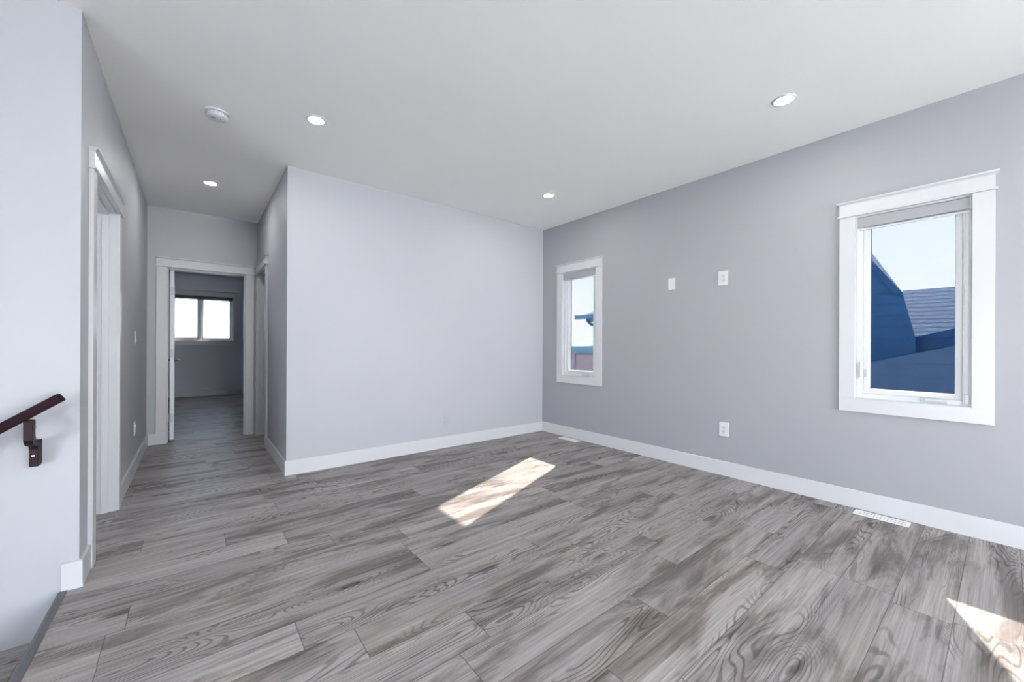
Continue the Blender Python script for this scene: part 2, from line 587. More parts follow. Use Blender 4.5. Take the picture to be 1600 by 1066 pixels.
# walls behind the camera, with unseen openings shaped to light the room
wsouth = wall_boxes(MB(), 'x', XWEST - 0.2, XW, YREAR - 0.17, YREAR, -1.8, CE, [(0.25, 3.0, 0.02, 1.9)])
struct('wall_rear', wsouth, M['wall'], 'grey wall behind the viewpoint with wide openings', 'wall')
wwest = wall_boxes(MB(), 'y', YREAR, YS + 0.11, XWEST - 0.2, XWEST, -1.8, CE, [(-3.6, 0.35, 0.02, 1.1)])  # low unseen opening added to send ground light up to the ceiling
struct('wall_west', wwest, M['wall'], 'grey wall on the far side of the stairs', 'wall')
# small room behind the left doorway and closet behind the right hall door
wc = MB()
wc.box(-3.2, -3.05, YS + 0.11, YH, 0, CE)
struct('wall_side_room', wc, M['wall'], 'grey wall of the side room behind the left doorway', 'wall')
wcl = MB().box(1.6, 1.7, YB + 0.11, YH, 0, CE)
struct('wall_closet', wcl, M['wall'], 'grey wall of the closet beside the hall', 'wall')

# ------------------------------------------------------------------ local wall frames
def frame_right(u, v, w):  return (XW + w, u, v)
def frame_left(u, v, w):   return (XL - w, u, v)
def frame_end(u, v, w):    return (u, YH + w, v)
def frame_hall(u, v, w):   return (XR + w, u, v)
def frame_far(u, v, w):    return (u, YF + w, v)

def lbox(mb, F, u0, u1, v0, v1, w0, w1, bevel=0.0):
    p, q = F(u0, v0, w0), F(u1, v1, w1)
    return mb.box(p[0], q[0], p[1], q[1], p[2], q[2], bevel)

def lpoly(mb, F, pts, u0, u1):
    """profile in (v, w) pulled along u, mitred outwards by the third number of each point"""
    a = [F(u0 - e_, v, w) for v, w, e_ in pts]
    b = [F(u1 + e_, v, w) for v, w, e_ in pts]
    n = len(pts)
    faces = [list(range(n)), list(range(2 * n - 1, n - 1, -1))]
    for i in range(n):
        j = (i + 1) % n
        faces.append([i, n + i, n + j, j])
    return mb.poly(a + b, faces)

def head_casing(mb, F, u0, u1, z0, leg=0.090, height=0.111):
    """craftsman head: bead, flat board, flared cap; z0 is the underside"""
    o0, o1 = u0 - leg, u1 + leg
    lbox(mb, F, o0 - 0.010, o1 + 0.010, z0, z0 + 0.012, -0.030, 0.0, 0.003)
    lbox(mb, F, o0, o1, z0 + 0.012, z0 + height - 0.022, -0.021, 0.0)
    z = z0 + height - 0.022
    lpoly(mb, F, [(z, 0.0, 0.0), (z, -0.021, 0.0), (z + 0.006, -0.025, 0.004), (z + 0.014, -0.036, 0.014),
                  (z + 0.022, -0.038, 0.017), (z + 0.022, 0.0, 0.017)], o0, o1)

def window_unit(name, F, w, label, panes=1, blind='blind', blind_label='', glass='glass', clear_frames='vinyl', loc=(0, 0, 0), hardware=True, bead=True):
    u0, u1, z0, z1 = w
    root = thing(name, label, 'window', loc, kind='structure')
    T, V = M['trim'], M[clear_frames]
    c = MB()
    lbox(c, F, u0 - 0.094, u0 - 0.004, z0 - 0.004, z1 + 0.012, -0.019, 0.0, 0.0015)
    lbox(c, F, u1 + 0.004, u1 + 0.094, z0 - 0.004, z1 + 0.012, -0.019, 0.0, 0.0015)
    lbox(c, F, u0 - 0.094, u1 + 0.094, z0 - 0.098, z0 - 0.004, -0.019, 0.0, 0.0015)
    head_casing(c, F, u0 - 0.004, u1 + 0.004, z1 + 0.012, 0.090)
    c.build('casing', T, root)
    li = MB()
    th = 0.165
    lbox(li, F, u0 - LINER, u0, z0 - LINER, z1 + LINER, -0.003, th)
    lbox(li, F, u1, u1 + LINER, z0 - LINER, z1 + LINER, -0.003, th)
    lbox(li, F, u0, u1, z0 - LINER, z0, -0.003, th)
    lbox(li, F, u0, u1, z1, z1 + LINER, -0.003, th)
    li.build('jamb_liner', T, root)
    n = panes
    FW, SW = 0.034, 0.033
    fr = MB()
    fa, fb = 0.014, 0.112
    lbox(fr, F, u0, u0 + FW, z0, z1, fa, fb, 0.002)
    lbox(fr, F, u1 - FW, u1, z0, z1, fa, fb, 0.002)
    lbox(fr, F, u0 + FW, u1 - FW, z0, z0 + FW, fa, fb, 0.002)
    lbox(fr, F, u0 + FW, u1 - FW, z1 - FW, z1, fa, fb, 0.002)
    mid = []
    if n == 2:
        um = u1 - 0.60
        lbox(fr, F, um - 0.022, um + 0.022, z0 + FW, z1 - FW, fa, fb, 0.002)
        mid = [um]
    fr.build('frame', V, root)
    cells = [(u0 + FW, u1 - FW)] if n == 1 else [(u0 + FW, mid[0] - 0.022), (mid[0] + 0.022, u1 - FW)]
    for (a, b) in cells:
        s = MB()
        sa, sb = 0.028, 0.092
        zb, zt = z0 + FW, z1 - FW
        lbox(s, F, a, a + SW, zb, zt, sa, sb, 0.004)
        lbox(s, F, b - SW, b, zb, zt, sa, sb, 0.004)
        lbox(s, F, a + SW - 0.002, b - SW + 0.002, zb, zb + SW, sa, sb, 0.004)
        lbox(s, F, a + SW - 0.002, b - SW + 0.002, zt - SW, zt, sa, sb, 0.004)
        so = s.build('sash', V, root)
        g = MB()
        k = 0.004
        ga, gb = 0.0755, 0.0825
        A, B, ZB, ZT = a + SW - 0.001, b - SW + 0.001, zb + SW - 0.001, zt - SW + 0.001
        lbox(g, F, A, A + k, ZB, ZT, ga, gb)
        lbox(g, F, B - k, B, ZB, ZT, ga, gb)
        lbox(g, F, A, B, ZB, ZB + k, ga, gb)
        lbox(g, F, A, B, ZT - k, ZT, ga, gb)
        go = g.build('gasket', M['gasket'], so)
        go.location = (0, 0, 0)
        p = MB()
        lbox(p, F, A, B, ZB, ZT, 0.077, 0.081)
        po = p.build('glass_pane', M[glass], so)
        po.location = (0, 0, 0)
    if hardware:
        # folding crank near the latch-side corner, lever lock on the far stile
        cu = u0 + 0.094 if n == 1 else u1 - 0.20
        k = MB()
        lbox(k, F, cu, cu + 0.125, z0 + 0.010, z0 + 0.036, -0.004, 0.015, 0.006)
        ko = k.build('crank_cover', M['grey_vinyl'] if n == 1 else V, root)
        kk = MB()
        lbox(kk, F, cu + 0.012, cu + 0.100, z0 + 0.018, z0 + 0.028, -0.009, -0.003, 0.003)
        kh = kk.build('crank_handle', V, ko)
        kh.location = (0, 0, 0)
        lk = MB()
        lu = u1 - 0.030
        lbox(lk, F, lu, lu + 0.018, z0 + 0.135, z0 + 0.245, 0.008, 0.015, 0.003)
        lo = lk.build('lock_plate', V, root)
        lv = MB()
        lbox(lv, F, lu + 0.004, lu + 0.013, z0 + 0.150, z0 + 0.262, -0.002, 0.008, 0.003)
        l2 = lv.build('lock_lever', M['grey_vinyl'], lo)
        l2.location = (0, 0, 0)
        ke = MB()
        lbox(ke, F, u1 - FW - 0.022, u1 - FW - 0.012, z0 + 0.155, z0 + 0.205, 0.022, 0.029, 0.002)
        ke.build('keeper', M['nickel'], root)
    # ---- roller blind: its own thing, fixed inside the head of the opening
    bl = thing('roller_blind', blind_label, 'roller blind', F((u0 + u1) / 2, z1 - 0.005, 0.02), 'rolled up window blinds')
    fas = MB()
    lbox(fas, F, u0 + 0.006, u1 - 0.006, z1 - 0.074, z1 - 0.003, -0.006, 0.000, 0.002)
    lbox(fas, F, u0 + 0.006, u1 - 0.006, z1 - 0.012, z1 - 0.003, 0.0, 0.040)
    fas.build('fascia', M[blind], bl)
    tu = MB()
    p0, p1 = F(u0 + 0.012, z1 - 0.042, 0.020), F(u1 - 0.012, z1 - 0.042, 0.020)
    tu.tube([p0, p1], 0.018, 20)
    tu.build('fabric_roll', M[blind], bl, smooth=True)
    for (a, b) in ((u0 + 0.001, u0 + 0.006), (u1 - 0.006, u1 - 0.001)):
        br = MB()
        lbox(br, F, a, b, z1 - 0.078, z1 - 0.002, -0.006, 0.041)
        br.build('end_bracket', M['plastic'] if blind == 'blind' else M['blind_dark'], bl)
    hb = MB()
    lbox(hb, F, u0 + 0.014, u1 - 0.014, z1 - 0.094, z1 - 0.078, 0.008, 0.020, 0.004)
    hb.build('hem_bar', M['plastic'] if blind == 'blind' else M['blind_dark'], bl)
    if bead:
        ch = MB()
        zt, zb = z1 - 0.05, z0 + 0.075
        ua, ub = u0 + 0.010, u0 + 0.034
        pts = [F(ua, zt, 0.012), F(ua, zb + 0.02, 0.012)]
        for i in range(0, 9):
            an = PI + PI * i / 8
            pts.append(F((ua + ub) / 2 + math.cos(an) * 0.012, zb + 0.014 + math.sin(an) * 0.014, 0.012))
        pts += [F(ub, zb + 0.02, 0.012), F(ub - 0.004, z1 - 0.4, 0.012), F(ub - 0.008, zt, 0.012)]
        ch.tube(pts, 0.0022, 8)
        ch.build('bead_chain', M['plastic'], bl, smooth=True)
        tn = MB()
        lbox(tn, F, ua - 0.004, ua + 0.014, z0 + 0.012, z0 + 0.075, 0.004, 0.016, 0.004)
        tn.build('chain_tensioner', M['plastic'], bl)
    return root

window_unit('window_1', frame_right, W1, 'tall white framed window nearest the viewer, facing the blue house', loc=(XW, 0.4, 0.8),
            blind_label='grey roller blind rolled up in the near window facing the blue house')
window_unit('window_2', frame_right, W2, 'narrow window beside the corner of the pale back wall', loc=(XW, 3.3, 0.8),
            blind_label='grey roller blind rolled up in the narrow window near the corner')
window_unit('window_3', frame_far, W3, 'two pane window in the dim far room past the hall', panes=2, blind='blind_dark', glass='glass_clear',
            clear_frames='bedroom_vinyl', loc=(0.1, YF, 1.2), bead=False,
            blind_label='dark roller blind rolled up over the two pane window of the far room')

# ------------------------------------------------------------------ doors
def door_unit(name, F, d, thick, label, loc):
    root = thing(name, label, 'doorway', loc, kind='structure')
    a, b = d
    T = M['trim']
    j = MB()
    lbox(j, F, a - 0.02, a, 0, ZDOOR, -0.002, thick + 0.002)
    lbox(j, F, b, b + 0.02, 0, ZDOOR, -0.002, thick + 0.002)
    lbox(j, F, a - 0.02, b + 0.02, ZDOOR, ZDOOR + 0.02, -0.002, thick + 0.002)
    j.build('jamb', T, root)
    c = MB()
    for side, s in (('room', -1), ('back', 1)):
        def G(u, v, w, s=s):
            return F(u, v, w if s < 0 else thick - w)
        lbox(c, G, a - 0.095, a - 0.005, 0, ZDOOR + 0.006, -0.019, 0.0, 0.0015)
        lbox(c, G, b + 0.005, b + 0.095, 0, ZDOOR + 0.006, -0.019, 0.0, 0.0015)
        head_casing(c, G, a - 0.005, b + 0.005, ZDOOR + 0.006, 0.090)
    c.build('casing', T, root)
    return root

def stops(root, F, d, w0, w1):
    a, b = d
    s = MB()
    lbox(s, F, a, a + 0.011, 0, ZDOOR - 0.011, w0, w1, 0.001)
    lbox(s, F, b - 0.011, b, 0, ZDOOR - 0.011, w0, w1, 0.001)
    lbox(s, F, a, b, ZDOOR - 0.011, ZDOOR, w0, w1, 0.001)
    return s.build('door_stop', M['trim'], root)

# doorway in the left wall (door leaf stands open inside the side room)
d1 = door_unit('door_1', frame_left, D1, 0.11, 'white cased doorway in the left hall wall near the stairs', (XL, 3.44, 0))
stops(d1, frame_left, D1, 0.035, 0.070)
sp_ = MB().box(XL - 0.075, XL - 0.045, D1[0] - 0.001, D1[0] + 0.002, 0.95, 1.03)
sp_.prism([(XL - 0.046, D1[0] + 0.001), (XL - 0.046, D1[0] + 0.004), (XL - 0.036, D1[0] + 0.007), (XL - 0.034, D1[0] + 0.004)], 2, 0.965, 1.015)
sp_.build('strike_plate', M['dark_metal'], d1)
leaf = MB().box(XL - 0.12 - 0.79, XL - 0.12, D1[1] - 0.02, D1[1] + 0.017, 0.01, ZDOOR - 0.004, 0.001)
leaf.build('door_slab', M['door'], d1)

# doorway at the end of the hall, leaf swung into the bedroom
d2 = door_unit('door_2', frame_end, D2, 0.12, 'white cased doorway at the hall end with door swung open', (0.13, YH, 0))
stops(d2, frame_end, D2, 0.030, 0.066)
ang = math.radians(91.6)
hx, hy = D2[0] + 0.021, YH + 0.128
def slab_pt(s, t, z):
    # s along the leaf from the hinge edge, t across its thickness
    return (hx + math.cos(ang) * s + math.sin(ang) * t, hy + math.sin(ang) * s - math.cos(ang) * t, z)
def slab_box(mb, s0, s1, t0, t1, z0, z1):
    v = [slab_pt(s, t, z) for z in (z0, z1) for (s, t) in ((s0, t0), (s1, t0), (s1, t1), (s0, t1))]
    return mb.poly(v, [(0, 1, 2, 3), (4, 5, 6, 7), (0, 1, 5, 4), (1, 2, 6, 5), (2, 3, 7, 6), (3, 0, 4, 7)])
lf = slab_box(MB(), 0, 0.735, 0, 0.038, 0.012, ZDOOR - 0.004)
for (a, b, z0, z1) in ((0.11, 0.33, 0.2, 0.9), (0.41, 0.63, 0.2, 0.9), (0.11, 0.33, 1.05, 1.9), (0.41, 0.63, 1.05, 1.9)):
    slab_box(lf, a, b, 0.036, 0.041, z0, z1)
slab2 = lf.build('door_slab', M['door'], d2)
for z in (0.28, 1.05, 1.80):
    hg = slab_box(MB(), -0.003, 0.0015, 0.004, 0.034, z - 0.05, z + 0.05)
    hg.box(D2[0] - 0.001, D2[0] + 0.003, YH + 0.075, YH + 0.12, z - 0.05, z + 0.05)
    hg.tube([(D2[0] + 0.007, YH + 0.121, z - 0.052), (D2[0] + 0.007, YH + 0.121, z + 0.052)], 0.007, 10)
    hg.build('hinge', M['hinge'], d2)
hd = MB()
p = slab_pt(0.672, 0.038, 0.95)
q = slab_pt(0.672, 0.090, 0.95)
r = slab_pt(0.560, 0.092, 0.95)
hd.tube([p, q], 0.011, 12)
hd.tube([slab_pt(0.672, 0.038, 0.95), slab_pt(0.672, 0.046, 0.95)], 0.030, 20)
hd.tube([slab_pt(0.680, 0.088, 0.95), r], 0.010, 12)
hd.tube([slab_pt(0.672, -0.008, 0.95), slab_pt(0.672, 0.0, 0.95)], 0.030, 20)
hd.tube([slab_pt(0.672, -0.052, 0.95), slab_pt(0.672, 0.0, 0.95)], 0.011, 12)
hd.tube([slab_pt(0.680, -0.052, 0.95), slab_pt(0.560, -0.054, 0.95)], 0.010, 12)
h2 = hd.build('lever_handle', M['dark_metal'], slab2, smooth=True)
h2.location = (0, 0, 0)

# closed door in the hall's right wall
d3 = door_unit('door_3', frame_hall, D3, 0.11, 'white door in the right hall wall beside the end doorway', (XR, 5.63, 0))
stops(d3, frame_hall, D3, 0.030, 0.066)
ds = MB()
lbox(ds, frame_hall, D3[0] + 0.003, D3[1] - 0.003, 0.010, ZDOOR - 0.003, 0.068, 0.104, 0.001)
s3 = ds.build('door_slab', M['door'], d3)
kn = MB()
kn.tube([(XR + 0.068, D3[0] + 0.07, 0.95), (XR + 0.02, D3[0] + 0.07, 0.95)], 0.011, 12)
kn.tube([(XR + 0.020, D3[0] + 0.062, 0.95), (XR + 0.018, D3[0] + 0.19, 0.95)], 0.009, 12)
k3 = kn.build('lever_handle', M['dark_metal'], s3, smooth=True)
k3.location = (0, 0, 0)

# ------------------------------------------------------------------ baseboards
BH, BT = 0.128, 0.0135
def base_run(name, pts, label):
    """pts: consecutive plan corners with the wall on the left-hand side of each run's offset vector"""
    mb = MB()
    for (x0, y0, x1, y1, nx, ny, m0, m1) in pts:
        # profile offset out of the wall by BT with a small eased top; m0/m1 extend the outer face (mitres)
        d = Vector((x1 - x0, y1 - y0, 0)).normalized()
        nrm = Vector((nx, ny, 0))
        def ring(px, py, ext):
            o = Vector((px, py, 0))
            e_ = d * ext
            return [o, o + nrm * BT + e_, o + nrm * BT + e_ + Vector((0, 0, BH - 0.004)),
                    o + nrm * (BT - 0.004) + e_ * 0.7 + Vector((0, 0, BH)), o + Vector((0, 0, BH))]
        a = ring(x0, y0, -m0)
        b = ring(x1, y1, m1)
        v = [tuple(k) for k in a + b]
        n = 5
        f = [list(range(n)), list(range(2 * n - 1, n - 1, -1))] + [[i, n + i, n + (i + 1) % n, (i + 1) % n] for i in range(n)]
        mb.poly(v, f)
    return struct(name, mb, M['trim'], label, 'baseboard')

base_run('baseboard_back', [(XR, YB, XW, YB, 0, -1, BT, -BT)], 'white baseboard along the pale back wall')
base_run('baseboard_right', [(XW, YB, XW, YREAR, -1, 0, -BT, 0)], 'white baseboard under the two windows')
base_run('baseboard_hall_right', [(XR, D3[0] - 0.095, XR, YB, -1, 0, 0, BT)], 'white baseboard on the right hall wall')
base_run('baseboard_stair', [(FE, YS, XL, YS, 0, -1, 0, BT)], 'short white baseboard at the top of the stairs')
base_run('baseboard_left', [(XL, YS, XL, D1[0] - 0.095, 1, 0, BT, 0)], 'short white baseboard between stairs and left doorway')
base_run('baseboard_hall_left', [(XL, D1[1] + 0.095, XL, YH, 1, 0, 0, -BT)], 'white baseboard on the left hall wall past the doorway')
base_run('baseboard_hall_end', [(XL, YH, D2[0] - 0.095, YH, 0, -1, -BT, 0)], 'sliver of white baseboard left of the hall end doorway')
base_run('baseboard_bedroom', [(-1.75, YF, 2.75, YF, 0, -1, 0, 0)], 'grey looking baseboard in the dim far room')

# ------------------------------------------------------------------ stairs
nz = MB().prism([(FE, 0.003), (FE + 0.022, 0.003), (FE + 0.022, -0.03), (FE - 0.012, -0.03), (FE - 0.012, -0.006)], 1, 1.70, YS, 0.0)
struct('trim_1', nz, M['nosing'], 'dark nosing strip along the floor edge above the stairs', 'stair nosing')
st = thing('stair', 'dark stairs going down beside the pale handrail wall', 'stairs', (FE, 2.2, -0.2), kind='structure')
rise, run = 0.197, 0.28
for i in range(1, 9):
    xt = FE - run * (i - 1)
    tr_ = MB().box(xt - run - 0.02, xt + 0.02, 1.70, YS, -rise * i - 0.03, -rise * i, 0.002)
    tr_.build('tread', M['floor'], st)
    rs = MB().box(xt, xt + 0.018, 1.70, YS, -rise * i, -rise * (i - 1) - 0.03)
    rs.build('riser', M['trim'], st)
wsd = MB().box(XWEST, FE, 1.62, 1.70, -1.8, -0.2)
struct('wall_stair_side', wsd, M['wall'], 'low wall closing the other side of the stairwell', 'wall')
sfl = MB().box(XWEST, FE, 1.6, YS, -1.95, -1.8)
struct('floor_lower', sfl, M['floor'], 'lower landing floor of the stairwell', 'floor')

# ------------------------------------------------------------------ handrail
hr = thing('handrail', 'dark espresso wooden handrail descending along the pale stair wall', 'handrail', (-0.5, YS, 0.85))
sl = 0.70
dirv = Vector((-1, 0, -sl)).normalized()
nrm = Vector((-sl, 0, 1)).normalized()
top = Vector((-0.474, 0, 0.932))
L = 3.1
RH = 0.038
q0 = top
q1 = top - nrm * RH
q2 = q1 + dirv * L
q3 = q0 + dirv * L
rl = MB().prism([(q0.x, q0.z), (q1.x, q1.z), (q2.x, q2.z), (q3.x, q3.z)], 1, 2.605, 2.668, 0.004)
rl.build('rail', M['rail'], hr)
# end cap slightly lighter, at the top of the rail
def bracket(x_mid, z_under):
    x0, x1 = x_mid - 0.0135, x_mid + 0.0135
    zt = z_under
    prof = [(2.613, zt + 0.012), (2.655, zt + 0.012), (2.655, zt - 0.055), (2.662, zt - 0.075), (2.690, zt - 0.092), (2.722, zt - 0.092),
            (2.7535, zt - 0.092), (2.7535, zt - 0.200), (2.748, zt - 0.205), (2.697, zt - 0.205), (2.690, zt - 0.198), (2.690, zt - 0.125),
            (2.683, zt - 0.112), (2.640, zt - 0.100), (2.622, zt - 0.090), (2.613, zt - 0.074)]
    b = MB().prism(prof, 0, x0, x1, 0.002)
    o = b.build('bracket', M['bracket'], hr)
    s = MB().lathe([(0.0, 0.0), (0.005, 0.001), (0.005, 0.003), (0.0, 0.0045)], (x_mid, 2.690, zt - 0.155), 14, 1, -1)
    so = s.build('screw', M['screw'], o, smooth=True)
    so.location = (0, 0, 0)
    s = MB().lathe([(0.0, 0.0), (0.006, 0.001), (0.006, 0.004), (0.0, 0.006)], (x1, 2.634, zt - 0.02), 14, 0, 1)
    so = s.build('set_screw', M['slot'], o, smooth=True)
    so.location = (0, 0, 0)
bracket(-0.5545, 0.812)
bracket(-1.75, 0.812 - sl * 1.1955)
bracket(-2.75, 0.812 - sl * 2.1955)

# ------------------------------------------------------------------ recessed lights
def recessed_light():
    root = thing('recessed_light', '', 'ceiling light', (0, 0, 0), 'recessed ceiling lights')
    ring = MB().lathe([(0.046, -0.004), (0.050, -0.0075), (0.058, -0.008), (0.066, -0.005), (0.068, -0.0005), (0.046, -0.0005), (0.046, -0.004)], (0, 0, 0), 48)
    ring.build('trim_ring', M['plastic'], root, smooth=True)
    lens = MB().lathe([(0.0, -0.0085), (0.025, -0.0080), (0.040, -0.0062), (0.0475, -0.0042), (0.0475, -0.001), (0.0, -0.001)], (0, 0, 0), 40)
    lens.build('lens', M['lens'], root, smooth=True)
    return root
proto = recessed_light()
LIGHTS = [((2.945, 0.896), 'round lit ceiling light nearest the viewer, above the near window'),
          ((0.663, 3.048), 'round lit ceiling light beside the smoke detector, before the hall'),
          ((2.901, 3.016), 'round lit ceiling light near the corner of back and window walls'),
          ((0.117, 4.891), 'round lit ceiling light inside the hall, before the end doorway')]
for x, y in ((0.66, -0.9), (2.93, -1.2), (0.66, -3.0), (-1.9, 0.4)):      # unseen fittings added behind the viewpoint to brighten the room
    LIGHTS.append(((x, y), 'round lit ceiling light behind the viewpoint, unseen and added to brighten the room'))
for i, ((x, y), lab) in enumerate(LIGHTS):
    o = proto if i == 0 else copy_tree(proto)
    o.location = (x, y, CE)
    o['label'] = lab

# ------------------------------------------------------------------ smoke detector
sm = thing('smoke_detector', 'white round smoke detector on the ceiling before the hall', 'smoke detector', (0.115, 3.378, CE))
C0 = (0.115, 3.378, CE)
MB().lathe([(0.0, -0.0005), (0.071, -0.0005), (0.072, -0.006), (0.069, -0.012), (0.0, -0.012)], C0, 48).build('mounting_plate', M['plastic'], sm, smooth=True)
MB().lathe([(0.0, -0.012), (0.055, -0.012), (0.055, -0.020), (0.0, -0.020)], C0, 48).build('sensor_chamber', M['plastic_shade'], sm, smooth=True)
MB().lathe([(0.0, -0.018), (0.060, -0.018), (0.064, -0.022), (0.064, -0.034), (0.061, -0.040), (0.054, -0.044), (0.0, -0.046)], C0, 48).build('cover', M['plastic'], sm, smooth=True)
gr = MB()
for k in range(20):
    a = 2 * PI * k / 20
    cx, cy = C0[0] + 0.0645 * math.cos(a), C0[1] + 0.0645 * math.sin(a)
    gr.box(cx - 0.002, cx + 0.002, cy - 0.002, cy + 0.002, CE - 0.033, CE - 0.024)
gr.build('side_vents', M['plastic_shade'], sm)
MB().lathe([(0.0, -0.045), (0.014, -0.045), (0.013, -0.049), (0.0, -0.050)], (C0[0] - 0.022, C0[1] - 0.012, CE), 24).build('test_button', M['plastic_shade'], sm, smooth=True)
MB().lathe([(0.0, -0.044), (0.004, -0.044), (0.003, -0.049), (0.0, -0.0495)], (C0[0] + 0.020, C0[1] - 0.006, CE), 12).build('status_led', M['plastic_shade'], sm, smooth=True)
sg = MB()
for k in range(3):
    sg.box(C0[0] + 0.030, C0[0] + 0.046, C0[1] + 0.012 + k * 0.006, C0[1] + 0.015 + k * 0.006, CE - 0.0475, CE - 0.044)
sg.build('sounder_slots', M['plastic_shade'], sm)

# ------------------------------------------------------------------ wall plates (local frame, in front of a wall: w < 0)
def plate_outlet(F, u, z, w_, h_, label, group, name='power_outlet', plate_mat='plastic', flip=1):
    root = thing(name, label, 'outlet', F(u, z, 0), group)
    a = MB()
    lbox(a, F, u - w_ / 2, u + w_ / 2, z - h_ / 2, z + h_ / 2, -0.006, 0.0, 0.003)
    a.build('face_plate', M[plate_mat], root)
    for s in (-1, 1):
        c = MB()
        zc = z + s * 0.0195
        lbox(c, F, u - 0.017, u + 0.017, zc - 0.0145, zc + 0.0145, -0.0085, -0.005, 0.004)
        so = c.build('receptacle', M[plate_mat], root)
        k = MB()
        lbox(k, F, u - 0.0085, u - 0.0055, zc - 0.003, zc + 0.007, -0.0092, -0.008)
        lbox(k, F, u + 0.0055, u + 0.0085, zc - 0.003, zc + 0.007, -0.0092, -0.008)
        lbox(k, F, u - 0.003, u + 0.003, zc - 0.010, zc - 0.0045, -0.0092, -0.008)
        ko = k.build('slots', M['slot'] if plate_mat == 'plastic' else M['plastic_shade'], so)
        ko.location = (0, 0, 0)
    c = MB()
    lbox(c, F, u - 0.003, u + 0.003, z - 0.003, z + 0.003, -0.0075, -0.005, 0.001)
    c.build('centre_screw', M[plate_mat], root)
    return root

GO = 'white wall outlets'
plate_outlet(frame_right, 1.600, 1.778, 0.086, 0.128, 'white outlet high on the grey wall, beside the small blank plate', GO)
plate_outlet(frame_right, 1.587, 0.415, 0.084, 0.128, 'white outlet low on the grey wall, above the baseboard between the windows', GO)
plate_outlet(frame_left, 4.945, 0.390, 0.080, 0.125, 'white outlet low on the left hall wall, seen edge on', GO)
def frame_back(u, v, w): return (u, YB + w, v)
plate_outlet(frame_back, 2.250, 0.315, 0.075, 0.120, 'wall coloured outlet low on the pale back wall', 'painted outlets', plate_mat='wall')

bp = thing('blank_wall_plate', 'small plain white plate high on the grey wall near the far window', 'wall plate', frame_right(2.093, 1.785, 0))
a = MB()
lbox(a, frame_right, 2.093 - 0.037, 2.093 + 0.037, 1.785 - 0.057, 1.785 + 0.057, -0.006, 0.0, 0.0025)
a.build('face_plate', M['plastic'], bp)
a = MB()
lbox(a, frame_right, 2.093 - 0.016, 2.093 + 0.016, 1.785 - 0.033, 1.785 + 0.033, -0.0075, -0.005, 0.001)
a.build('insert', M['plastic'], bp)

sw = thing('light_switch', 'white light switch at shoulder height on the left hall wall', 'light switch', frame_left(4.965, 1.215, 0))
a = MB()
lbox(a, frame_left, 4.965 - 0.038, 4.965 + 0.038, 1.215 - 0.060, 1.215 + 0.060, -0.006, 0.0, 0.0025)
a.build('face_plate', M['plastic'], sw)
a = MB()
lpoly(a, frame_left, [(1.215 - 0.033, -0.005, 0), (1.215 - 0.033, -0.012, 0), (1.215, -0.008, 0), (1.215 + 0.033, -0.0075, 0), (1.215 + 0.033, -0.005, 0)], 4.965 - 0.016, 4.965 + 0.016)
a.build('rocker', M['plastic'], sw)

# ------------------------------------------------------------------ floor registers
def register():
    root = thing('floor_register', '', 'floor vent', (0, 0, 0), 'white floor registers')
    f = MB()
    hx_, hy_ = 0.050, 0.140
    f.box(-hx_, hx_, -hy_, -hy_ + 0.018, 0.0, 0.005, 0.0015)
    f.box(-hx_, hx_, hy_ - 0.018, hy_, 0.0, 0.005, 0.0015)
    f.box(-hx_, -hx_ + 0.018, -hy_ + 0.017, hy_ - 0.017, 0.0, 0.005, 0.0015)
    f.box(hx_ - 0.018, hx_, -hy_ + 0.017, hy_ - 0.017, 0.0, 0.005, 0.0015)
    f.box(-0.004, 0.004, -hy_ + 0.017, hy_ - 0.017, 0.0, 0.0045)
    f.build('frame', M['register'], root)
    g = MB()
    for k in range(14):
        y = -hy_ + 0.026 + k * (2 * hy_ - 0.052) / 13
        g.prism([(y - 0.0055, 0.0005), (y - 0.0035, 0.0005), (y + 0.0055, 0.0045), (y + 0.0035, 0.0045)], 0, -hx_ + 0.017, hx_ - 0.017)
    g.build('louvers', M['register'], root)
    d = MB().box(-hx_ + 0.017, hx_ - 0.017, -hy_ + 0.017, hy_ - 0.017, 0.0002, 0.0008)
    d.build('damper', M['plastic_shade'], root)
    return root
r1 = register()
r1.location = (3.632, 0.526, 0.0)
r1['label'] = 'white louvered floor vent below the near window'
r2_ = copy_tree(r1)
r2_.location = (3.630, 3.385, 0.0)
r2_['label'] = 'white louvered floor vent below the far window, in the corner'

# ------------------------------------------------------------------ outside
gd = MB().box(XW + WT, 200, -120, 160, -1.6, -1.4)
struct('ground', gd, M['ground'], 'dry field stretching to the horizon outside the windows', 'ground')

sn = MB()  # bright unseen ground added to throw sunlight up through the openings
sn.box(-40, 30, -60, YREAR - 0.17, -0.2, -0.06)
sn.box(-40, XWEST - 0.2, YREAR - 0.17, 40, -0.2, -0.06)
struct('ground_bounce', sn, M['bounce_ground'], 'unseen pale ground added to bounce sunlight indoors', 'reflector')

def kp(X, ky, kz):
    return (ky * X, H + kz * X)

nb = thing('neighbouring_house', 'house coloured shade blue with steep gable and shingled roof outside the near window', 'house', (8.5, 1.0, -1.4))
